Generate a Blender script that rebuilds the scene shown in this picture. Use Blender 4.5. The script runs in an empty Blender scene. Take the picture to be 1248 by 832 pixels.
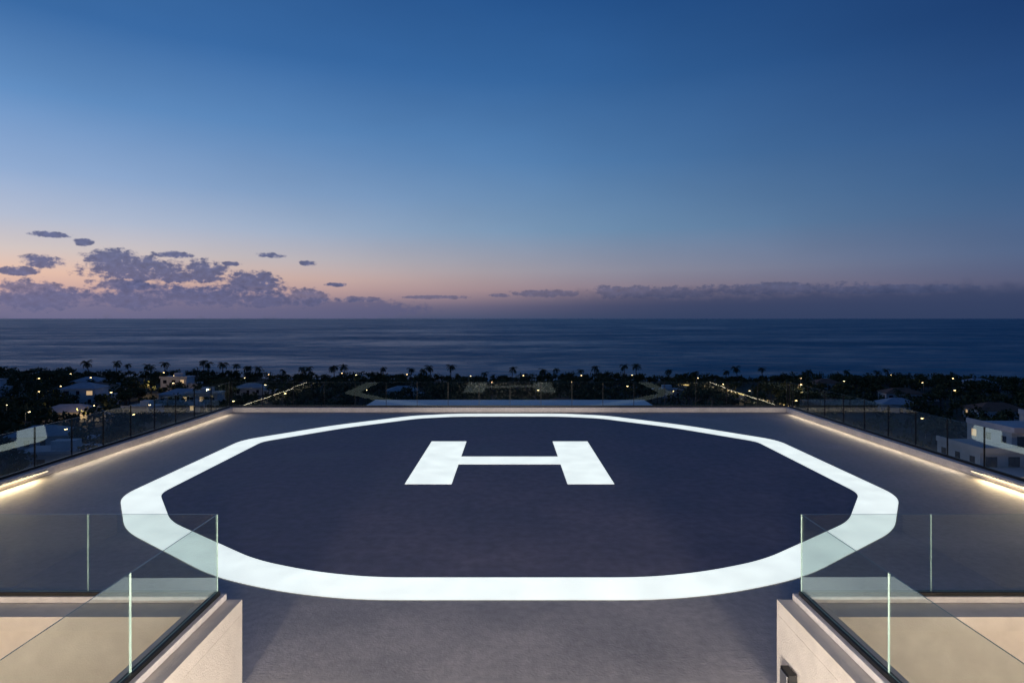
import bpy, bmesh, math, random
import numpy as np
from mathutils import Vector, noise as mnoise
random.seed(7); rng=np.random.default_rng(7)
scene=bpy.context.scene
scene.view_settings.view_transform='Standard'
scene.view_settings.look='None'
scene.view_settings.exposure=0
R=math.radians

def s2l(c):
    o=[]
    for v in c:
        v=v/255.0
        o.append(v/12.92 if v<=0.04045 else ((v+0.055)/1.055)**2.4)
    return (o[0],o[1],o[2],1.0)

# ---------------------------------------------------------------- materials
def new_mat(name):
    m=bpy.data.materials.new(name); m.use_nodes=True
    nt=m.node_tree; nt.nodes.clear()
    out=nt.nodes.new('ShaderNodeOutputMaterial')
    return m,nt,out

def surf(name,c1,c2=None,scale=3.0,rough=0.7,bump=0.0,bscale=40,spec=0.5,rough2=None,metal=0.0,stretch=(1,1,1),emit=None,estr=0.0,detail=4,fine=None):
    m,nt,out=new_mat(name)
    p=nt.nodes.new('ShaderNodeBsdfPrincipled')
    nt.links.new(p.outputs[0],out.inputs[0])
    p.inputs['Metallic'].default_value=metal
    p.inputs['Specular IOR Level'].default_value=spec
    p.inputs['Roughness'].default_value=rough
    geo=nt.nodes.new('ShaderNodeNewGeometry')
    mp=nt.nodes.new('ShaderNodeMapping'); mp.inputs['Scale'].default_value=stretch
    nt.links.new(geo.outputs['Position'],mp.inputs[0])
    n=nt.nodes.new('ShaderNodeTexNoise'); n.inputs['Scale'].default_value=scale; n.inputs['Detail'].default_value=detail; n.inputs['Roughness'].default_value=0.62
    nt.links.new(mp.outputs[0],n.inputs['Vector'])
    r=nt.nodes.new('ShaderNodeValToRGB')
    r.color_ramp.elements[0].position=0.3; r.color_ramp.elements[1].position=0.7
    r.color_ramp.elements[0].color=(*c1,1); r.color_ramp.elements[1].color=(*(c2 or c1),1)
    nt.links.new(n.outputs[0],r.inputs[0])
    col=r.outputs[0]
    if fine:
        n3=nt.nodes.new('ShaderNodeTexNoise'); n3.inputs['Scale'].default_value=fine[0]; n3.inputs['Detail'].default_value=4
        nt.links.new(geo.outputs['Position'],n3.inputs['Vector'])
        mr=nt.nodes.new('ShaderNodeMapRange'); mr.inputs[1].default_value=0.3; mr.inputs[2].default_value=0.7
        mr.inputs[3].default_value=1-fine[1]; mr.inputs[4].default_value=1+fine[1]
        nt.links.new(n3.outputs[0],mr.inputs[0])
        vm=nt.nodes.new('ShaderNodeVectorMath'); vm.operation='SCALE'
        nt.links.new(col,vm.inputs[0]); nt.links.new(mr.outputs[0],vm.inputs['Scale'])
        col=vm.outputs[0]
    nt.links.new(col,p.inputs['Base Color'])
    if rough2 is not None:
        mr=nt.nodes.new('ShaderNodeMapRange'); mr.inputs[1].default_value=0.3; mr.inputs[2].default_value=0.7
        mr.inputs[3].default_value=rough; mr.inputs[4].default_value=rough2
        nt.links.new(n.outputs[0],mr.inputs[0]); nt.links.new(mr.outputs[0],p.inputs['Roughness'])
    if bump>0:
        n2=nt.nodes.new('ShaderNodeTexNoise'); n2.inputs['Scale'].default_value=bscale; n2.inputs['Detail'].default_value=3
        nt.links.new(geo.outputs['Position'],n2.inputs['Vector'])
        b=nt.nodes.new('ShaderNodeBump'); b.inputs['Strength'].default_value=bump; b.inputs['Distance'].default_value=0.02
        nt.links.new(n2.outputs[0],b.inputs['Height']); nt.links.new(b.outputs[0],p.inputs['Normal'])
    if emit:
        p.inputs['Emission Color'].default_value=(*emit,1); p.inputs['Emission Strength'].default_value=estr
        m.cycles.emission_sampling='NONE'
    return m

M={}
M['deck_out']=surf('deck_grey_coating',(0.30,0.285,0.275),(0.49,0.455,0.435),0.5,0.50,0.25,30,rough2=0.75,fine=(9,0.13))
M['deck_in']=surf('deck_blue_coating',(0.122,0.116,0.158),(0.215,0.198,0.245),0.45,0.55,0.25,30,rough2=0.75,fine=(5,0.16))
M['render_wall']=surf('cream_render',(0.62,0.56,0.49),(0.74,0.68,0.60),1.2,0.85,0.25,60,fine=(5,0.06))
M['coping']=surf('stone_coping',(0.60,0.56,0.54),(0.74,0.69,0.66),2.0,0.7,0.2,50,fine=(14,0.07))
M['white_render']=surf('white_render',(0.50,0.51,0.52),(0.70,0.70,0.70),0.4,0.85)
M['apt_render']=surf('apartment_white_render',(0.54,0.54,0.53),(0.68,0.67,0.65),0.4,0.85)
M['roof_white']=surf('white_roof_membrane',(0.74,0.75,0.76),(0.85,0.85,0.85),0.6,0.5)
M['roof_grey']=surf('roof_tiles_grey',(0.38,0.39,0.41),(0.55,0.56,0.57),0.6,0.8)
M['metal_dark']=surf('dark_steel',(0.015,0.016,0.018),(0.03,0.03,0.03),8,0.45,metal=0.6)
M['steel']=surf('brushed_steel',(0.35,0.36,0.37),(0.45,0.45,0.46),8,0.35,metal=0.9)
M['glass_dark']=surf('window_dark',(0.015,0.02,0.03),(0.03,0.035,0.05),1,0.12)
M['terracotta']=surf('terracotta_tiles',(0.22,0.10,0.06),(0.32,0.16,0.09),1,0.85)
M['ground']=surf('ground_scrub',(0.03,0.035,0.02),(0.085,0.08,0.055),0.06,0.95)
M['road']=surf('asphalt',(0.045,0.045,0.047),(0.065,0.063,0.06),0.6,0.9)
M['leaf']=surf('tree_foliage',(0.035,0.05,0.022),(0.11,0.125,0.055),0.35,0.8,spec=0.2,detail=2)
M['palm_leaf']=surf('palm_frond',(0.025,0.04,0.018),(0.05,0.075,0.03),0.8,0.7,spec=0.2,detail=2)
M['bark']=surf('bark',(0.06,0.045,0.035),(0.11,0.09,0.07),3,0.95)
M['win_warm']=surf('window_lit_warm',(0.6,0.45,0.3),(0.6,0.5,0.3),0.7,0.4,emit=(1.0,0.66,0.34),estr=0.55)
M['lamp_warm']=surf('lamp_lens',(0.9,0.8,0.6),None,1,0.4,emit=(1.0,0.68,0.30),estr=14)
M['led_warm']=surf('led_warm',(0.9,0.8,0.6),None,1,0.4,emit=(1.0,0.82,0.52),estr=1.3)
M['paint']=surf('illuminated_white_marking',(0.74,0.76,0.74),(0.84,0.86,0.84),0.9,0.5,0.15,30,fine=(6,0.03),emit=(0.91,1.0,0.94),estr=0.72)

def vary_glow(m,base,var,scale):
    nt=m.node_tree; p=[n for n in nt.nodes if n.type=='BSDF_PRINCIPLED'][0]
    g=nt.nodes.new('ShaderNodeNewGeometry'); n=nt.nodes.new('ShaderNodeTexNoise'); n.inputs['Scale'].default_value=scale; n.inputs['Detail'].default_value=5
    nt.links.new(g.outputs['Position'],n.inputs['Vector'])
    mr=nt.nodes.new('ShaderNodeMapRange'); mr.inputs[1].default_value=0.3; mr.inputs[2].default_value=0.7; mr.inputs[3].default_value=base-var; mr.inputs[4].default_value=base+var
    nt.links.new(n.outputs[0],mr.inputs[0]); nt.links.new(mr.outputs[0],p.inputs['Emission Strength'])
vary_glow(M['paint'],0.84,0.08,1.6)  # emission makes the marking paint glow; noise varies only that glow

def glass_mat(name,tint,refl=1.0):
    m,nt,out=new_mat(name)
    tr=nt.nodes.new('ShaderNodeBsdfTransparent'); tr.inputs[0].default_value=(*tint,1)
    gl=nt.nodes.new('ShaderNodeBsdfGlossy'); gl.inputs['Roughness'].default_value=0.0; gl.inputs[0].default_value=(0.93,1,0.98,1)
    geo=nt.nodes.new('ShaderNodeNewGeometry')
    d=nt.nodes.new('ShaderNodeVectorMath'); d.operation='DOT_PRODUCT'
    nt.links.new(geo.outputs['Incoming'],d.inputs[0]); nt.links.new(geo.outputs['Normal'],d.inputs[1])
    def mt(op,a,b):
        n=nt.nodes.new('ShaderNodeMath'); n.operation=op
        for i,v in enumerate((a,b)):
            if v is None: continue
            if isinstance(v,(int,float)): n.inputs[i].default_value=v
            else: nt.links.new(v,n.inputs[i])
        return n.outputs[0]
    c=mt('ABSOLUTE',d.outputs['Value'],None)
    f=mt('POWER',mt('SUBTRACT',1.0,c),5.0)
    f=mt('ADD',mt('MULTIPLY',f,0.90),0.042*refl)
    mx=nt.nodes.new('ShaderNodeMixShader')
    nt.links.new(f,mx.inputs[0]); nt.links.new(tr.outputs[0],mx.inputs[1]); nt.links.new(gl.outputs[0],mx.inputs[2])
    nt.links.new(mx.outputs[0],out.inputs[0])
    return m
M['glass']=glass_mat('clear_glass',(0.93,0.965,0.95))
M['glass_fg']=glass_mat('balustrade_glass',(0.925,0.96,0.95),1.7)
M['glass_ar']=glass_mat('low_reflection_glass',(0.93,0.965,0.95),.35)
M['glass_side']=glass_mat('coated_glass',(0.92,0.96,0.945),2.2)
M['glass_edge']=surf('glass_edge_green',(0.30,0.42,0.38),(0.40,0.52,0.47),4,0.25)

# ---------------------------------------------------------------- helpers
def link(o,parent=None):
    scene.collection.objects.link(o)
    if parent: o.parent=parent
    return o
def empty(name,loc=(0,0,0),rz=0):
    e=bpy.data.objects.new(name,None); e.location=loc; e.rotation_euler=(0,0,rz); e.empty_display_size=0.3
    return link(e)
class MB:
    def __init__(s): s.v=[];s.f=[];s.mi=[];s.mats=[]
    def m(s,k):
        if k not in s.mats: s.mats.append(k)
        return s.mats.index(k)
    def box(s,x0,x1,y0,y1,z0,z1,k,skip=()):
        b=len(s.v); s.v+=[(x0,y0,z0),(x1,y0,z0),(x1,y1,z0),(x0,y1,z0),(x0,y0,z1),(x1,y0,z1),(x1,y1,z1),(x0,y1,z1)]
        F={'b':(0,3,2,1),'t':(4,5,6,7),'f':(0,1,5,4),'r':(1,2,6,5),'k':(2,3,7,6),'l':(3,0,4,7)}
        for q,f in F.items():
            if q in skip: continue
            s.f.append(tuple(b+i for i in f)); s.mi.append(s.m(k))
    def poly(s,pts,k):
        b=len(s.v); s.v+=[tuple(p) for p in pts]; s.f.append(tuple(range(b,b+len(pts)))); s.mi.append(s.m(k))
    def cyl(s,p0,p1,r0,r1,k,n=8,cap=True):
        p0=Vector(p0);p1=Vector(p1);d=(p1-p0).normalized()
        a=d.orthogonal().normalized();c=d.cross(a)
        b=len(s.v)
        for p,r in((p0,r0),(p1,r1)):
            for i in range(n):
                t=2*math.pi*i/n; s.v.append(tuple(p+a*r*math.cos(t)+c*r*math.sin(t)))
        for i in range(n):
            j=(i+1)%n; s.f.append((b+i,b+j,b+n+j,b+n+i)); s.mi.append(s.m(k))
        if cap:
            s.f.append(tuple(b+n+i for i in range(n))); s.mi.append(s.m(k))
            s.f.append(tuple(b+n-1-i for i in range(n))); s.mi.append(s.m(k))
    def obj(s,name,parent=None,bevel=0,loc=None):
        me=bpy.data.meshes.new(name); me.from_pydata(s.v,[],s.f)
        for k in s.mats: me.materials.append(M[k])
        me.polygons.foreach_set('material_index',s.mi); me.update()
        o=bpy.data.objects.new(name,me); link(o,parent)
        if loc: o.location=loc
        if bevel>0:
            bv=o.modifiers.new('bevel','BEVEL'); bv.width=bevel; bv.segments=2; bv.limit_method='ANGLE'
        return o

# ---------------------------------------------------------------- world sky
def build_world():
    w=bpy.data.worlds.new('World'); scene.world=w; w.use_nodes=True
    nt=w.node_tree; nt.nodes.clear(); L=nt.links.new
    out=nt.nodes.new('ShaderNodeOutputWorld'); bg=nt.nodes.new('ShaderNodeBackground'); L(bg.outputs[0],out.inputs[0])
    tc=nt.nodes.new('ShaderNodeTexCoord')
    sep=nt.nodes.new('ShaderNodeSeparateXYZ'); L(tc.outputs['Generated'],sep.inputs[0])
    def math_(op,a,b=None,c=None,clamp=False):
        n=nt.nodes.new('ShaderNodeMath'); n.operation=op; n.use_clamp=clamp
        for i,v in enumerate((a,b,c)):
            if v is None: continue
            if isinstance(v,(int,float)): n.inputs[i].default_value=v
            else: L(v,n.inputs[i])
        return n.outputs[0]
    X,Y,Z=sep.outputs
    az=math_('ARCTAN2',X,Y)
    hl=math_('SQRT',math_('ADD',math_('MULTIPLY',X,X),math_('MULTIPLY',Y,Y)))
    v=math_('DIVIDE',Z,math_('MAXIMUM',hl,0.001))
    def ramp(stops):
        r=nt.nodes.new('ShaderNodeValToRGB'); cr=r.color_ramp; cr.interpolation='LINEAR'
        cr.elements[0].position=stops[0][0]; cr.elements[0].color=s2l(stops[0][1])
        cr.elements[1].position=stops[-1][0]; cr.elements[1].color=s2l(stops[-1][1])
        for p,c in stops[1:-1]:
            e=cr.elements.new(p); e.color=s2l(c)
        L(v,r.inputs[0]); return r.outputs[0]
    left=ramp([(0.0,(106,106,136)),(0.014,(140,126,146)),(0.034,(208,170,164)),(0.060,(236,196,174)),(0.09,(216,202,198)),(0.13,(186,194,214)),(0.19,(148,174,212)),(0.29,(100,144,196)),(0.40,(60,108,166)),(0.9,(30,62,114))])
    mid=ramp([(0.0,(66,78,108)),(0.02,(92,92,120)),(0.045,(148,130,142)),(0.075,(150,148,162)),(0.14,(114,146,178)),(0.25,(82,126,174)),(0.38,(54,102,158)),(0.52,(36,82,140)),(0.95,(26,56,106))])
    right=ramp([(0.0,(42,58,90)),(0.02,(54,66,98)),(0.045,(76,86,118)),(0.085,(72,96,134)),(0.18,(50,86,132)),(0.29,(34,70,122)),(0.40,(25,56,106)),(0.9,(18,40,80))])
    def mr(x,a,b,c,d):
        n=nt.nodes.new('ShaderNodeMapRange'); n.interpolation_type='SMOOTHSTEP'
        L(x,n.inputs[0])
        for i,q in enumerate((a,b,c,d)): n.inputs[i+1].default_value=q
        return n.outputs[0]
    def lin(x,a,b,c,d):
        n=nt.nodes.new('ShaderNodeMapRange'); L(x,n.inputs[0])
        for i,q in enumerate((a,b,c,d)): n.inputs[i+1].default_value=q
        return n.outputs[0]
    def mix(f,a,b):
        n=nt.nodes.new('ShaderNodeMix'); n.data_type='RGBA'; L(f,n.inputs[0])
        for i,q in((6,a),(7,b)):
            if isinstance(q,tuple): n.inputs[i].default_value=q
            else: L(q,n.inputs[i])
        return n.outputs[2]
    c=mix(mr(az,-0.90,0.26,0,1),left,mid)
    c=mix(mr(az,-0.10,0.90,0,1),c,right)
    c=mix(mr(Y,0.25,-0.5,0,1),c,right)
    comb=nt.nodes.new('ShaderNodeCombineXYZ'); L(az,comb.inputs[0]); L(v,comb.inputs[1])
    def noise(scale,detail,sx,sy,rough=0.55):
        mp=nt.nodes.new('ShaderNodeMapping'); mp.inputs['Scale'].default_value=(sx,sy,1); L(comb.outputs[0],mp.inputs[0])
        n=nt.nodes.new('ShaderNodeTexNoise'); n.inputs['Scale'].default_value=scale; n.inputs['Detail'].default_value=detail; n.inputs['Roughness'].default_value=rough
        L(mp.outputs[0],n.inputs['Vector']); return n.outputs[0]
    hz=lin(noise(3.0,3,1,2.2),0.3,0.7,0.96,1.04)
    vm=nt.nodes.new('ShaderNodeVectorMath'); vm.operation='SCALE'; L(c,vm.inputs[0]); L(hz,vm.inputs['Scale']); c=vm.outputs[0]
    clouds=[(-.536,.0690,.066,.0180),(-.565,.0790,.034,.018),(-.454,.0690,.030,.0160),(-.394,.0520,.050,.0200),(-.559,.0450,.044,.0100),
    (-.642,.0735,.024,.0090),(-.649,.0290,.058,.0210),(-.319,.0330,.044,.0160),(-.599,.1010,.012,.0050),
    (-.636,.1085,.026,.0040),(-.496,.0900,.026,.0055),(-.366,.0946,.024,.0040),(-.313,.0840,.013,.0050),(-.669,.0600,.024,.0065),
    (.058,.0400,.065,.0065),(.162,.0430,.026,.0110),(.231,.0410,.105,.0105),(-.015,.0370,.018,.0035),(.386,.0440,.14,.0095),(-.50,.058,.10,.0080),
    (-.46,.032,.075,.0160),(-.545,.0260,.055,.0140),(-.38,.026,.045,.0100),(-.24,.030,.040,.0045),(-.27,.052,.018,.0035),(-.42,.0800,.016,.0035),(-.12,.034,.05,.0035),(.55,.040,.10,.007)]
    bank=[(-.465,.022,.095,.030),(-.62,.016,.12,.024),(-.28,.014,.16,.018),(-.53,.022,.07,.032),(-.38,.020,.06,.024)]
    def field(lst):
        cur=None
        for (a0,v0,w_,h_) in lst:
            n=nt.nodes.new('ShaderNodeVectorMath'); n.operation='MULTIPLY_ADD'; L(comb.outputs[0],n.inputs[0])
            n.inputs[1].default_value=(1/w_,1/h_,0); n.inputs[2].default_value=(-a0/w_,-v0/h_,0)
            d=nt.nodes.new('ShaderNodeVectorMath'); d.operation='DOT_PRODUCT'; L(n.outputs[0],d.inputs[0]); L(n.outputs[0],d.inputs[1])
            o=math_('SUBTRACT',1.0,d.outputs['Value'])
            cur=o if cur is None else math_('MAXIMUM',cur,o)
        return cur
    nA=noise(95,5,1,1.5,0.62)
    nB=noise(34,3,1,1.6,0.5)
    nz=math_('MULTIPLY',math_('SUBTRACT',math_('ADD',math_('MULTIPLY',nA,0.6),math_('MULTIPLY',nB,0.4)),0.5),5.0)
    fb=math_('ADD',field(bank),math_('MULTIPLY',nz,0.6))
    mb=math_('MULTIPLY',mr(fb,-0.1,0.6,0,1),0.75)
    fc=math_('ADD',math_('ADD',field(clouds),0.12),nz)
    mc=math_('MULTIPLY',mr(fc,-0.05,0.75,0,1),lin(az,-.2,.1,.90,.62))
    mc=math_('MULTIPLY',mc,lin(v,0.02,0.05,0.55,1.0))
    cc=mix(lin(az,-0.6,0.25,0,1),s2l((84,92,132)),s2l((62,76,112)))
    cb=mix(lin(az,-0.6,0.25,0,1),s2l((114,111,144)),s2l((56,68,104)))
    shade=lin(nA,0.3,0.7,1.35,0.80)
    v2=nt.nodes.new('ShaderNodeVectorMath'); v2.operation='SCALE'; L(cc,v2.inputs[0]); L(shade,v2.inputs['Scale'])
    c=mix(mb,c,cb); c=mix(mc,c,v2.outputs[0])
    hb=math_('MULTIPLY',mr(math_('ADD',v,math_('MULTIPLY',math_('SUBTRACT',nB,0.5),.03)),.050,.028,0,1),mr(az,-.10,.35,0,.72))
    c=mix(hb,c,s2l((52,65,98)))
    L(c,bg.inputs[0]); bg.inputs[1].default_value=1.0
build_world()

# ---------------------------------------------------------------- camera
cam=bpy.data.cameras.new('camera'); co=bpy.data.objects.new('camera',cam); link(co)
cam.sensor_width=36; cam.lens=760/1248*36; cam.shift_y=-28/1248; cam.shift_x=3/1248
cam.clip_start=0.1; cam.clip_end=200000
co.location=(0,0,4.0); co.rotation_euler=(R(90),0,0); scene.camera=co

# ---------------------------------------------------------------- sea
def sea():
    ys=[-3000,150,300,450,700,1100,2000,4000,9000,20000,50000,110000]
    mb=MB()
    m,nt,out=new_mat('sea_water'); L=nt.links.new
    M['sea']=m
    for a,b in zip(ys[:-1],ys[1:]):
        w=max(4000,b*1.6)
        w0=max(4000,a*1.6)
        mb.poly([(-w0,a,-32),(w0,a,-32),(w,b,-32),(-w,b,-32)],'sea')
    geo=nt.nodes.new('ShaderNodeNewGeometry')
    def noise(sc,det,st):
        mp=nt.nodes.new('ShaderNodeMapping'); mp.inputs['Scale'].default_value=st; L(geo.outputs['Position'],mp.inputs[0])
        n=nt.nodes.new('ShaderNodeTexNoise'); n.inputs['Scale'].default_value=sc; n.inputs['Detail'].default_value=det; n.inputs['Roughness'].default_value=0.65
        L(mp.outputs[0],n.inputs['Vector']); return n.outputs[0]
    n1=noise(0.06,9,(0.6,1,1)); n2=noise(0.006,5,(0.35,1,1)); n3=noise(0.05,6,(0.45,1,1))
    b=nt.nodes.new('ShaderNodeBump'); b.inputs['Strength'].default_value=1.0; b.inputs['Distance'].default_value=6.0; L(n1,b.inputs['Height'])
    p=nt.nodes.new('ShaderNodeBsdfPrincipled'); L(p.outputs[0],out.inputs[0])
    r=nt.nodes.new('ShaderNodeValToRGB'); r.color_ramp.elements[0].position=.3; r.color_ramp.elements[1].position=.7
    r.color_ramp.elements[0].color=(0.006,0.13,0.20,1); r.color_ramp.elements[1].color=(0.014,0.26,0.38,1); L(n3,r.inputs[0]); L(r.outputs[0],p.inputs['Base Color'])
    p.inputs['IOR'].default_value=1.33
    p.inputs['Specular Tint'].default_value=(0.8,0.95,1,1)
    ad=nt.nodes.new('ShaderNodeMath'); ad.operation='ADD'; L(n2,ad.inputs[0]); L(n3,ad.inputs[1])
    mr=nt.nodes.new('ShaderNodeMapRange'); L(ad.outputs[0],mr.inputs[0]); mr.inputs[1].default_value=0.8; mr.inputs[2].default_value=1.2; mr.inputs[3].default_value=0.28; mr.inputs[4].default_value=0.62
    L(mr.outputs[0],p.inputs['Roughness']); L(b.outputs[0],p.inputs['Normal'])
    mb.obj('sea')
sea()

# ---------------------------------------------------------------- terrain
def shore(x):
    return 352+8*math.sin(x*0.013)+10*mnoise.noise(Vector((x*0.02,3.1,0)))+max(0,-x)*0.10
def tz(x,y):
    s=shore(x); t=min(max((y-50)/(s-50),0),1)
    z=-26-5.0*t + 1.3*mnoise.noise(Vector((x*0.012,y*0.012,5)))+max(0,min(1,-x/200))*1.6
    if y>s: z=min(z,-31.2-(y-s)*0.12)
    return z
def terrain():
    xs=np.concatenate([np.linspace(-1600,-420,30),np.linspace(-400,400,110),np.linspace(420,1600,30)])
    ys=np.concatenate([np.linspace(-600,20,16),np.linspace(30,440,70)])
    V=[(x,y,tz(x,y)) for y in ys for x in xs]; nx=len(xs)
    F=[(j*nx+i,j*nx+i+1,(j+1)*nx+i+1,(j+1)*nx+i) for j in range(len(ys)-1) for i in range(nx-1)]
    me=bpy.data.meshes.new('ground'); me.from_pydata(V,[],F); me.materials.append(M['ground']); me.polygons.foreach_set('use_smooth',[True]*len(F))
    link(bpy.data.objects.new('ground',me))
terrain()

road_paths=[ [(98,150),(97,230),(96,290),(70,318),(10,322),(-80,318),(-200,330)],
             [(-60,110),(-95,170),(-105,240),(-84,318)],
             [(98,152),(30,165),(-60,150),(-95,172)] ]
def densify(P,step=6):
    o=[]
    for (a,b) in zip(P[:-1],P[1:]):
        n=max(2,int(math.dist(a,b)/step))
        for i in range(n): o.append((a[0]+(b[0]-a[0])*i/n,a[1]+(b[1]-a[1])*i/n))
    o.append(P[-1]); return o
def ribbon(P,w,dz,k,name,parent=None,off=0):
    P=densify(P); mb=MB(); L=[]
    for i,p in enumerate(P):
        q=P[min(i+1,len(P)-1)]; r=P[max(i-1,0)]
        dx,dy=q[0]-r[0],q[1]-r[1]; l=math.hypot(dx,dy) or 1; nx,ny=-dy/l,dx/l
        z=tz(*p)+dz
        L.append(((p[0]+nx*(off-w/2),p[1]+ny*(off-w/2),z),(p[0]+nx*(off+w/2),p[1]+ny*(off+w/2),z)))
    for a,b in zip(L[:-1],L[1:]): mb.poly([a[1],a[0],b[0],b[1]],k)
    return mb.obj(name,parent)
for i,P in enumerate(road_paths): ribbon(P,7,0.35+i*.02,'road','road')
road_pts=[p for P in road_paths for p in densify(P,4)]

def glow_wall(P,name):
    e=empty(name); D=densify(P,5); mb=MB(); m2=MB()
    for a,b in zip(D[:-1],D[1:]):
        za=tz(*a); zb=tz(*b)
        mb.poly([(a[0],a[1],za),(b[0],b[1],zb),(b[0],b[1],zb+1.6),(a[0],a[1],za+1.6)],'white_render')
        mb.poly([(a[0],a[1],za+1.6),(b[0],b[1],zb+1.6),(b[0]+.3,b[1],zb+1.6),(a[0]+.3,a[1],za+1.6)],'white_render')
        mb.poly([(a[0]+.3,a[1],za+1.6),(b[0]+.3,b[1],zb+1.6),(b[0]+.3,b[1],zb),(a[0]+.3,a[1],za)],'white_render')
        m2.poly([(a[0]-.1,a[1]-.1,za+1.0),(b[0]-.1,b[1]-.1,zb+1.0),(b[0]-.1,b[1]-.1,zb+1.5),(a[0]-.1,a[1]-.1,za+1.5)],'road_glow')
    mb.obj('wall',e); m2.obj('road_glow_strip',e)  # emissive strip stands in for lamplight along the road; wall added to carry it
M['road_glow']=surf('road_glow_yellow',(0.8,0.6,0.3),None,1,0.5,emit=(1.0,0.66,0.22),estr=1.0)
glow_wall([(102,222),(101,260),(99,300),(84,315)],'road_glow_wall')
glow_wall([(-99,284),(-97,296),(-96,302)],'road_glow_wall')

# ---------------------------------------------------------------- houses
house_foot=[]
def house(x,y,w,d,st,rz=0.0,roof='flat',lit=0.35,wing=True,z0=None):
    z=tz(x,y) if z0 is None else z0
    e=empty('white_house',(x,y,z-0.3),rz); H=3.1*st+0.3
    house_foot.append((x,y,max(w,d)*0.72))
    a=MB(); a.box(-w/2,w/2,-d/2,d/2,0,H,'white_render')
    if wing: a.box(w/2+0.003,w/2+w*0.4,-d/2+1.0,d/2-1.5,0,H*0.62,'white_render')
    a.obj('walls',e)
    r=MB()
    if roof=='flat':
        r.box(-w/2-.4,w/2+.4,-d/2-.4,d/2+.4,H+.003,H+.28,'roof_grey')
        r.box(-w/2-.4,w/2+.4,-d/2-.4,-d/2-.15,H+.283,H+.8,'white_render')
        r.box(-w*0.15,w*0.2,0,d*0.3,H+.283,H+1.9,'white_render')
    else:
        k='terracotta' if roof=='tile' else 'roof_grey'
        o=.6; h=min(w,d)*0.22; q=min(w,d)/2
        A=[(-w/2-o,-d/2-o,H+.003),(w/2+o,-d/2-o,H+.003),(w/2+o,d/2+o,H+.003),(-w/2-o,d/2+o,H+.003)]
        if w>=d: T=[(-w/2+q,0,H+h),(w/2-q,0,H+h)]
        else: T=[(0,-d/2+q,H+h),(0,d/2-q,H+h)]
        if w>=d:
            r.poly([A[0],A[1],T[1],T[0]],k); r.poly([A[1],A[2],T[1]],k); r.poly([A[2],A[3],T[0],T[1]],k); r.poly([A[3],A[0],T[0]],k)
        else:
            r.poly([A[0],A[1],T[0]],k); r.poly([A[1],A[2],T[1],T[0]],k); r.poly([A[2],A[3],T[1]],k); r.poly([A[3],A[0],T[0],T[1]],k)
        r.poly([A[3],A[2],A[1],A[0]],k)
    r.obj('roof',e)
    wn=MB(); n=max(2,int(w/3.2))
    for s in range(st):
        for i in range(n):
            cx=-w/2+(i+.5)*w/n; k='win_warm' if random.random()<lit else 'glass_dark'
            ww=random.choice([1.1,1.5,2.0])
            if s==0 and i==n//2:
                wn.box(cx-.55,cx+.55,-d/2-.05,-d/2-.003,.3,2.5,'bark'); continue
            wn.box(cx-ww/2,cx+ww/2,-d/2-.05,-d/2-.003,s*3.1+1.1,s*3.1+2.6,k)
            wn.box(cx-ww/2-.1,cx+ww/2+.1,-d/2-.15,-d/2-.003,s*3.1+0.98,s*3.1+1.097,'white_render')
        for sd in(-1,1):
            for i in range(2):
                cy=-d/4+i*d/2; k='win_warm' if random.random()<lit*.6 else 'glass_dark'
                xx=sd*(w/2); zz=s*3.1
                if sd==1 and wing: continue
                wn.box(min(xx,xx+sd*.05)-(0.003 if sd<0 else -0.003),max(xx,xx+sd*.05),cy-.6,cy+.6,zz+1.1,zz+2.6,k)
    wn.obj('windows_and_door',e)
    return e
H=[(-138,196,15,9,1,.2,'hip'),(-122,208,9,8,1,-.1,'flat'),(-158,232,12,9,2,.1,'hip'),(-108,222,10,9,2,.15,'flat'),(-128,246,16,9,1,-.1,'hip'),
(-176,265,13,9,1,0,'tile'),(-150,282,11,9,2,.1,'flat'),(-215,255,12,9,2,-.2,'flat'),(-196,292,13,9,1,.1,'hip'),(-112,270,12,8,1,.1,'hip'),
(-112,150,13,9,1,.25,'hip'),(-92,128,13,9,1,.2,'flat'),(-45,262,12,8,1,.1,'hip'),
(66,262,11,8,1,0,'flat'),(152,300,12,9,1,-.1,'tile'),
(160,255,14,9,1,-.2,'tile'),(140,225,12,9,1,-.3,'hip'),(18,215,12,8,1,0,'tile'),(225,300,13,9,1,0,'hip')]
for h in H: house(*h[:5],rz=h[5],roof=h[6],lit=0.14)

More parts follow.
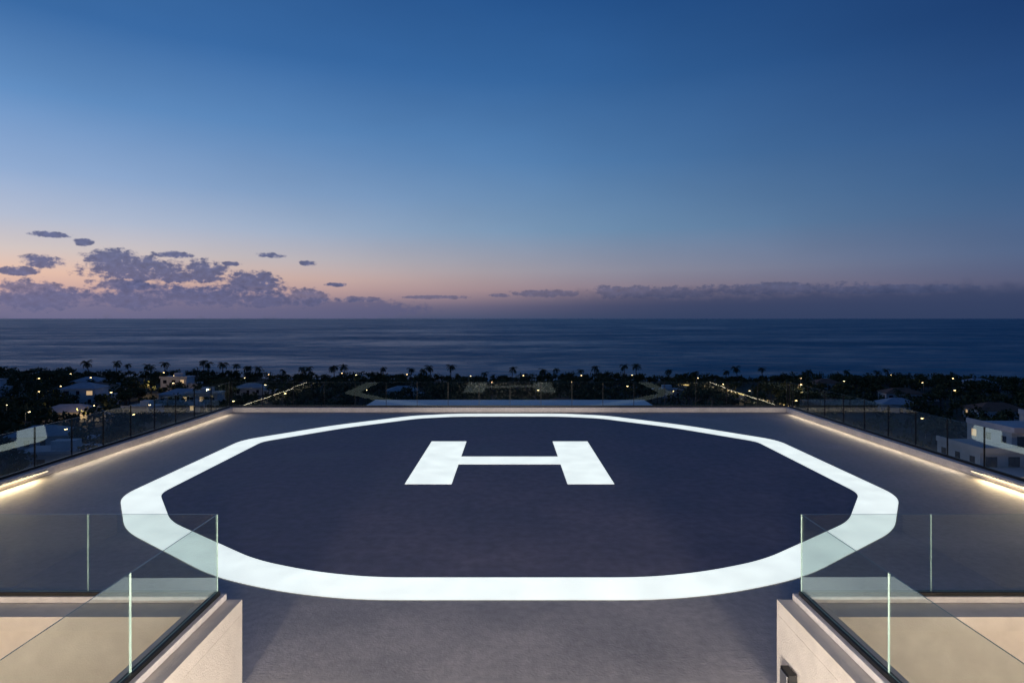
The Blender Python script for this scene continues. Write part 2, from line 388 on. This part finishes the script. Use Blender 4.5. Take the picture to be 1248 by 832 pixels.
def apartment():
    e=empty('apartment_building',(0,0,0)); g=-27.5
    blocks=[(91,103,113,124,-16.6,4),(83,90.99,110,121,-19.6,3),(103.02,118,115,126,-15.2,4),(79,92,101,109.5,-22.4,2)]
    w=MB(); s=MB(); n=MB(); gl=MB()
    for (x0,x1,y0,y1,zt,st) in blocks:
        house_foot.append(((x0+x1)/2,(y0+y1)/2,11))
        w.box(x0,x1,y0,y1,g,zt,'apt_render')
        s.box(x0-.25,x1+.0,y0-.9,y1,zt+.003,zt+.3,'apt_render')
        s.box(x0-.25,x0+.05,y0-.9,y1,zt+.303,zt+.95,'apt_render'); s.box(x0+.053,x1,y0-.9,y0-.6,zt+.303,zt+.95,'apt_render')
        k=int((zt-g)/3.2)
        for i in range(k):
            z=zt-3.2*(i+1)
            s.box(x0-.2,x1-.1,y0-1.3,y0-.003,z-.1,z+.12,'apt_render')
            gl.box(x0-.1,x1-.2,y0-1.27,y0-1.25,z+.123,z+1.1,'glass')
            nb=max(2,int((x1-x0)/3.4))
            for j in range(nb):
                c=x0+(j+.5)*(x1-x0)/nb
                kk='win_warm' if random.random()<.3 else 'glass_dark'
                n.box(c-1.0,c+1.0,y0-.06,y0-.003,z+.2,z+2.4,kk)
                n.box(c-.03,c+.03,y0-.09,y0-.063,z+.2,z+2.4,'metal_dark')
            for j in range(3):
                c=y0+(j+.5)*(y1-y0)/3
                n.box(x0-.06,x0-.003,c-.6,c+.6,z+.9,z+2.2,'win_warm' if random.random()<.25 else 'glass_dark')
    w.obj('walls',e); s.obj('balconies_and_roof',e); n.obj('windows',e); gl.obj('balcony_glass',e)
apartment()
house(147,166,16,10,1,-.2,'flat',lit=.3); house(128,150,12,9,1,-.1,'hip',lit=.2); house(160,205,15,10,1,-.2,'tile',lit=.3)

# ---------------------------------------------------------------- vegetation
def clear(x,y,r=4):
    for hx,hy,hr in house_foot:
        if (x-hx)**2+(y-hy)**2<(hr+r*.3)**2: return False
        if y<hy and hy-y<18 and abs(x-hx*(y/hy))<hr*0.6: return False
    for rx,ry in road_pts:
        if (x-rx)**2+(y-ry)**2<26: return False
    return True
def leafy(name,spots,nleaf,size,mat):
    cs=[];hs=[]
    trunk=MB()
    for (x,y,z,h,r) in spots:
        k=rng.integers(4,7)
        lob=rng.normal(0,1,(k,3)); lob/=np.linalg.norm(lob,axis=1)[:,None]
        lob*=np.array([r*.62,r*.62,h*.20]); lob[:,2]+=h*.64
        lr=rng.uniform(.38,.62,k)*r
        n=nleaf; idx=rng.integers(0,k,n)
        d=rng.normal(0,1,(n,3)); d/=np.linalg.norm(d,axis=1)[:,None]
        rad=(rng.uniform(0.35,1.12,n))[:,None]*lr[idx][:,None]
        c=lob[idx]+d*rad*np.array([1,1,.72])+np.array([x,y,z])
        c[:,2]=np.maximum(c[:,2],z+.2)
        cs.append(c); hs.append(rng.uniform(.55,1.25,n)*size)
        trunk.cyl((x,y,z-.3),(x+rng.uniform(-.3,.3),y,z+h*.55),.2,.1,'bark',5,False)
        for q in range(3):
            l=lob[q%k]; trunk.cyl((x,y,z+h*.35),(x+l[0]*.8,y+l[1]*.8,z+l[2]),.09,.04,'bark',4,False)
    C=np.concatenate(cs); S=np.concatenate(hs); n=len(C)
    a=rng.normal(0,1,(n,3)); a/=np.linalg.norm(a,axis=1)[:,None]
    b=rng.normal(0,1,(n,3)); b-= (a*b).sum(1)[:,None]*a; b/=np.linalg.norm(b,axis=1)[:,None]
    a*=S[:,None]*.5; b*=S[:,None]*.33
    P=np.stack([C-a,C+b,C+a,C-b],1).reshape(-1,3)
    me=bpy.data.meshes.new(name); me.vertices.add(4*n); me.vertices.foreach_set('co',P.ravel())
    me.loops.add(4*n); me.loops.foreach_set('vertex_index',np.arange(4*n,dtype=np.int32))
    me.polygons.add(n); me.polygons.foreach_set('loop_start',np.arange(0,4*n,4,dtype=np.int32)); me.polygons.foreach_set('loop_total',np.full(n,4,dtype=np.int32))
    me.materials.append(M[mat]); me.update(); me.validate()
    e=empty(name); o=bpy.data.objects.new('foliage',me); link(o,e); trunk.obj('trunks',e)
spots=[];tries=0
while len(spots)<1850 and tries<24000:
    tries+=1
    y=math.sqrt(random.uniform(62**2,344**2)); x=random.uniform(-.95,.95)*y
    if y>shore(x)-14: continue
    if mnoise.noise(Vector((x*.03,y*.03,9)))<-.28 and random.random()<.7: continue
    if abs(x)<16 and y<62: continue
    if not clear(x,y): continue
    h=random.uniform(3.2,6.6)*(0.85 if y>290 else 1.1); spots.append((x,y,tz(x,y),h,h*random.uniform(.5,.8)))
leafy('distant_trees',spots,115,1.1,'leaf')
sp=[]
for x in np.arange(-340,330,2.6):
    y=shore(x)-random.uniform(8,18); h=random.uniform(2.0,5.2); sp.append((x,y,tz(x,y),h,h*.8))
leafy('coastal_shrubs',sp,90,1.0,'leaf')

def palm_mesh(i):
    mb=MB(); r=random.Random(i*11+3); h=r.uniform(5.6,9.0); bend=r.uniform(-.9,.9); prev=Vector((0,0,-.4))
    N=7
    for k in range(1,N+1):
        t=k/N; p=Vector((bend*t*t,bend*.3*t,h*t)); mb.cyl(prev,p,.22-.10*(k-1)/N,.22-.10*t,'bark',7,False); prev=p
    top=prev
    nf=r.randint(15,19)
    for f in range(nf):
        a=2*math.pi*f/nf+r.uniform(-.2,.2); up=r.uniform(-.35,1.15); L=r.uniform(2.2,3.2)
        pts=[]; pos=top.copy(); el=up
        for s in range(9):
            pts.append(pos.copy()); pos=pos+Vector((math.cos(a)*math.cos(el),math.sin(a)*math.cos(el),math.sin(el)))*(L/8); el-=.24
        side=Vector((-math.sin(a),math.cos(a),0))
        for s in range(8):
            p,q=pts[s],pts[s+1]; d=(q-p)
            mb.poly([p-side*.03,p+side*.03,q+side*.02,q-side*.02],'palm_leaf')
            ll=.85*math.sin(math.pi*(s+1.3)/10)+.12
            for sg in(-1,1):
                for o in(.0,.5):
                    b=p+d*o; tip=b+side*sg*ll*.8+d*1.3+Vector((0,0,-ll*.45))
                    mb.poly([b,b+d*.5,tip],'palm_leaf')
    for c in range(5):
        a=c*1.3; mb.cyl(top+Vector((math.cos(a)*.18,math.sin(a)*.18,-.35)),top+Vector((math.cos(a)*.2,math.sin(a)*.2,-.1)),.12,.12,'bark',6)
    me=bpy.data.meshes.new('palm_%d'%i); me.from_pydata(mb.v,[],mb.f)
    for k in mb.mats: me.materials.append(M[k])
    me.polygons.foreach_set('material_index',mb.mi); me.update(); return me
PM=[palm_mesh(i) for i in range(6)]
def palm(x,y,s=1):
    o=bpy.data.objects.new('palm_tree',random.choice(PM)); o.location=(x,y,tz(x,y)); o.rotation_euler=(0,0,random.uniform(0,6.28)); o.scale=(s,s,s); link(o)
for x in [-228,-222,-216,-205,-196,-190,-172,-166,-158,-150,-144,-138,-131,-120,-111,-104,-95,-88,-70,-52,-45,-40,-33,-12,3,18,24,40,46,60,66,88,101,118,126,139,154,160,182,196,205]:
    x+=random.uniform(-2,2); palm(x,shore(x)-random.uniform(12,34),random.uniform(.8,1.35))
for x,y in [(-150,215),(-134,180),(-118,236),(-168,250),(-100,205),(-60,230),(-20,255),(30,240),(55,225),(120,250),(150,240),(108,190),(-88,140),(100,140),(128,140),(75,180),(-75,200),(-185,240),(68,130),(-72,128)]:
    palm(x,y,random.uniform(.8,1.15))

def lamp_mesh():
    mb=MB(); mb.cyl((0,0,-.3),(0,0,5.4),.09,.05,'steel',8); mb.cyl((0,0,5.35),(1.1,0,5.6),.04,.035,'steel',6)
    mb.box(.8,1.5,-.14,.14,5.56,5.68,'metal_dark'); mb.box(.84,1.46,-.12,.12,5.46,5.557,'lamp_warm')
    me=bpy.data.meshes.new('street_lamp'); me.from_pydata(mb.v,[],mb.f)
    for k in mb.mats: me.materials.append(M[k])
    me.polygons.foreach_set('material_index',mb.mi); me.update(); return me
LM=lamp_mesh()
for i,(x,y) in enumerate([(-150,186),(-125,190),(-101,166),(-110,232),(-99,256),(-168,222),(-188,282),(-140,262),(-75,300),(-86,316),(-50,310),(-20,308),(8,312),(36,305),(62,312),(93,205),(93,240),(92,270),(90,300),(126,272),(150,282),(178,268),(205,290),(112,168),(128,132),(104,104),(-65,122),(-90,205),(-55,240),(10,238),(48,248),(-212,300),(-235,280),
    (-145,225),(-172,240),(-160,300),(-122,288),(-132,170),(-112,192),(-100,142),(-205,270),(-120,310),(-175,318),(-82,225),(28,270),(-8,278),(60,228),(170,240),(190,312),(140,300)]):
    o=bpy.data.objects.new('street_lamp',LM); o.location=(x,y,tz(x,y)); o.rotation_euler=(0,0,random.uniform(0,6.28)); link(o)
def pl(name,loc,e,col=(1,.66,.32),r=.3):
    l=bpy.data.lights.new(name,'POINT'); l.energy=e; l.color=col; l.shadow_soft_size=r; o=bpy.data.objects.new(name,l); o.location=loc; link(o)
for x,y,e in [(-128,186,1100),(-105,228,1000),(-150,262,1000),(96,245,1500),(125,268,900),(118,104,900),(78,98,900)]:
    pl('street_light_glow',(x,y,tz(x,y)+5),e)

# ---------------------------------------------------------------- the roof deck
KX=11.8; YB=26.6
tower=empty('tower_building')
t=MB()
t.box(-12.35,12.35,6.86,27.0,-27,-.35,'render_wall')
t.box(-12.35,12.35,-16,6.855,-27,-2.605,'render_wall')
t.obj('tower_body',tower)
t=MB()
t.box(-12.3,12.3,6.86,26.95,-.347,0,'deck_out')
t.box(-2.9,2.9,-5.6,6.857,-.347,0,'deck_out')
t.obj('helipad_slab',empty('helipad_deck'))
t=MB(); t.box(-7.6,7.6,27.25,35.3,-1.0,-.6,'roof_white'); t.box(-7.3,7.3,27.01,35.0,-27,-1.003,'render_wall')
e=empty('lower_wing'); t.obj('lower_roof',e)

half=[(0,8.86),(2.2,8.86),(3.35,9.12),(4.6,9.66),(7.25,11.75),(8.75,14.0),(8.8,20.5),(6.6,23.3),(4.0,25.65),(2.2,26.2),(0,26.22)]
outer=half+[(-x,y) for x,y in reversed(half[1:-1])]
def soften(P,dmax=.60,seg=6):
    o=[];n=len(P)
    for i in range(n):
        a=Vector(P[i-1]);b=Vector(P[i]);c=Vector(P[(i+1)%n])
        d1=min(dmax,(a-b).length*.45); d2=min(dmax,(c-b).length*.45)
        p0=b+(a-b).normalized()*d1; p2=b+(c-b).normalized()*d2
        for k in range(seg+1):
            t=k/seg; q=p0*(1-t)**2+b*2*t*(1-t)+p2*t*t; o.append((q.x,q.y))
    return o
outer=soften(outer)
n=len(outer)
def off(P,d):
    o=[];n=len(P)
    for i in range(n):
        a=Vector(P[i-1]);b=Vector(P[i]);c=Vector(P[(i+1)%n])
        n1=Vector((-(b-a).y,(b-a).x)).normalized(); n2=Vector((-(c-b).y,(c-b).x)).normalized()
        m=(n1+n2).normalized(); k=d/max(.6,m.dot(n1)); o.append((b.x+m.x*k,b.y+m.y*k))
    return o
inner=off(outer,.77)
e=empty('helipad_marking')
mb=MB(); 
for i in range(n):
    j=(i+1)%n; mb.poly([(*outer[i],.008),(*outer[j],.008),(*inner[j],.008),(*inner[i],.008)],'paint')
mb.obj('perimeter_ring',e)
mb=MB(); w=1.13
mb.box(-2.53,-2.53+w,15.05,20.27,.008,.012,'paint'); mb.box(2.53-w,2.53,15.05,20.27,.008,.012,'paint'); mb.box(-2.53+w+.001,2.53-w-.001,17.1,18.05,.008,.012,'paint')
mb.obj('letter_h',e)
mid=off(outer,.3); mb=MB(); mb.poly([(*p,.004) for p in mid],'deck_in'); mb.obj('landing_area_paint',e)

kb=MB()
kb.box(-KX-.32,-KX,6.9,YB+.3,.003,.20,'coping'); kb.box(KX,KX+.32,6.9,YB+.3,.003,.20,'coping')
kb.box(-KX+.003,KX-.003,YB,YB+.3,.003,.20,'coping')
kb.obj('deck_kerb',None,.012)

def balustrade(name,p0,p1,z0,z1,panel,post=True,first=0.0,jit=.004,foot=.06,lean=.0,gk='glass'):
    e=empty(name,(0,0,0)); d=Vector((p1[0]-p0[0],p1[1]-p0[1],0)); L=d.length; ang=math.atan2(d.y,d.x)
    cuts=[0.0]
    if first>0: cuts.append(first)
    while cuts[-1]+panel<L-.3: cuts.append(cuts[-1]+panel)
    cuts.append(L)
    hw=MB(); hw.box(0,L,-.03,.03,z0-foot,z0,'metal_dark')
    for a,b in zip(cuts[:-1],cuts[1:]):
        g=MB(); l=(b-a)-.008
        g.box(-l/2,l/2,-.006,.006,0,z1-z0-.003,gk)
        o=g.obj('glass_panel',e)
        o.data.materials.append(M['glass_edge'])
        for p in o.data.polygons:
            if abs(p.normal.y)<.5: p.material_index=1
        c=(a+b)/2; u=d.normalized()
        o.location=(p0[0]+u.x*c,p0[1]+u.y*c,z0+.003); o.rotation_euler=(lean+random.uniform(-jit,jit),0,ang+random.uniform(-jit,jit)*.7)
    for c in cuts[1:-1]:
        if post: hw.box(c-.008,c+.008,-.018,.018,z0+.003,z1-.003,'metal_dark')
    if post:
        for c in(0.02,L-.02): hw.box(c-.015,c+.015,-.02,.02,z0+.003,z1-.01,'metal_dark')
    o=hw.obj('base_channel_and_posts',e); o.location=(p0[0],p0[1],0); o.rotation_euler=(0,0,ang)
    return e
balustrade('glass_balustrade',(-12.0,26.75),(-12.0,6.95),.265,1.26,1.33,first=.35,gk='glass_side')
balustrade('glass_balustrade',(12.0,26.75),(12.0,6.95),.265,1.26,1.33,first=.35,gk='glass_side')
balustrade('glass_balustrade',(-11.95,26.8),(11.95,26.8),.265,1.26,1.33,jit=.003,lean=.004,gk='glass_ar')

for sg in(-1,1):
    pw=empty('parapet_wall')
    X=lambda a,b:(min(sg*a,sg*b),max(sg*a,sg*b))
    m=MB()
    x0,x1=X(2.905,3.36); m.box(x0,x1,-5.6,6.78,-2.6,.80,'render_wall')
    x0,x1=X(3.363,12.3); m.box(x0,x1,6.42,6.78,-2.6,.80,'render_wall')
    x0,x1=X(12.0,12.3); m.box(x0,x1,-5.6,6.417,-2.6,.80,'render_wall')
    m.obj('walls',pw,.004)
    m=MB()
    x0,x1=X(2.905,3.36); m.box(x0,x1,-5.6,6.78,.800,.95,'render_wall')
    x0,x1=X(3.363,12.3); m.box(x0,x1,6.38,6.78,.803,.95,'render_wall')
    m.obj('coping',pw,.004)
    m=MB()
    x0,x1=X(3.07,3.23); m.box(x0,x1,-5.6,6.77,.953,1.02,'coping')
    x0,x1=X(3.233,12.2); m.box(x0,x1,6.68,6.77,.953,1.02,'coping')
    m.obj('upstand',pw,.006)
    balustrade('glass_balustrade',(sg*3.15,6.73),(sg*3.15,-5.4),1.06,1.89,2.85,post=False,first=1.55,jit=.002,foot=.04,gk='glass_fg')
    balustrade('glass_balustrade',(sg*3.15,6.73),(sg*12.1,6.73),1.06,1.89,2.2,post=False,first=1.40,jit=.002,foot=.04,gk='glass_fg')
    tr=empty('sunken_terrace'); m=MB()
    x0,x1=X(3.363,11.997); m.box(x0,x1,-5.6,6.417,-2.6,-2.5,'coping'); m.obj('floor',tr)
    ke=empty('kerb_light'); m=MB(); x0,x1=X(KX-.035,KX-.003); m.box(x0,x1,7.4,15.9,.10,.13,'led_warm'); 
    x0,x1=X(KX-.05,KX-.002); m.box(x0,x1,7.4,15.9,.133,.15,'steel'); m.obj('led_profile',ke)
    sc=empty('added_sconce'); m=MB(); x0,x1=X(2.45,2.85); m.box(x0,x1,-5.68,-5.52,.3,.36,'steel'); m.box(x0,x1,-5.68,-5.52,1.3,1.36,'steel')
    x0,x1=X(2.48,2.82); m.box(x0,x1,-5.65,-5.55,.363,1.297,'led_warm'); m.obj('body',sc)  # unseen fixture added to dress the fill lamp behind the camera

e=empty('junction_box'); m=MB(); m.box(2.80,2.885,6.25,6.45,.10,.42,'metal_dark'); m.box(2.785,2.797,6.27,6.43,.12,.40,'steel'); m.cyl((2.85,6.35,.0),(2.85,6.35,.10),.02,.02,'steel'); m.obj('box',e,.004)

e=empty('penthouse'); m=MB(); m.box(-12.3,12.3,-15,-5.7,-2.6,4.2,'render_wall'); m.box(-12.6,12.6,-15.3,-4.6,4.203,4.5,'roof_white'); m.obj('walls_and_roof',e)
m=MB()
for c in(-9.5,-6.2,6.2,9.5): m.box(c-1.2,c+1.2,-5.69,-5.64,-1.0,1.6,'win_warm')
m.box(-2.2,2.2,-5.69,-5.64,0,2.4,'glass_dark'); m.box(-.03,.03,-5.637,-5.60,0,2.4,'metal_dark')
m.obj('windows_and_door',e)

def area(name,loc,rot,sx,sy,e,col):
    l=bpy.data.lights.new(name,'AREA'); l.shape='RECTANGLE'; l.size=sx; l.size_y=sy; l.energy=e; l.color=col
    o=bpy.data.objects.new(name,l); o.location=loc; o.rotation_euler=rot; link(o)
W=(1.0,.78,.54)
area('soffit_lamp',(0,-4.9,4.1),(R(66),0,0),8,.3,680,(1,.86,.72))
for sg in(-1,1):
    area('terrace_lamp',(sg*7.5,0.5,.7),(R(75),0,0),6,.25,180,W)
    area('kerb_lamp',(sg*(KX-.06),11.5,.17),(0,R(60)*sg,0),.05,8,85,(1,.78,.44))
    area('kerb_lamp',(sg*(KX-.06),21.0,.17),(0,R(60)*sg,0),.05,10,28,(1,.82,.58))
    tgt=Vector((-sg*2.9,5,.5)); src=Vector((sg*2.3,-4.4,.85)); q=(src-tgt).to_track_quat('Z','Y').to_euler()
    area('wall_fill_lamp',src,q,1.1,.8,1900,(1,.88,.76))  # added fill lamp that brightens the opposite gangway wall

s=bpy.data.lights.new('sun','SUN'); s.energy=.04; s.angle=R(60); s.color=(1,.72,.62); o=bpy.data.objects.new('sun',s)
d=Vector((math.sin(R(-32)),math.cos(R(-32)),math.sin(R(8)))); o.rotation_euler=d.to_track_quat('Z','Y').to_euler(); link(o)
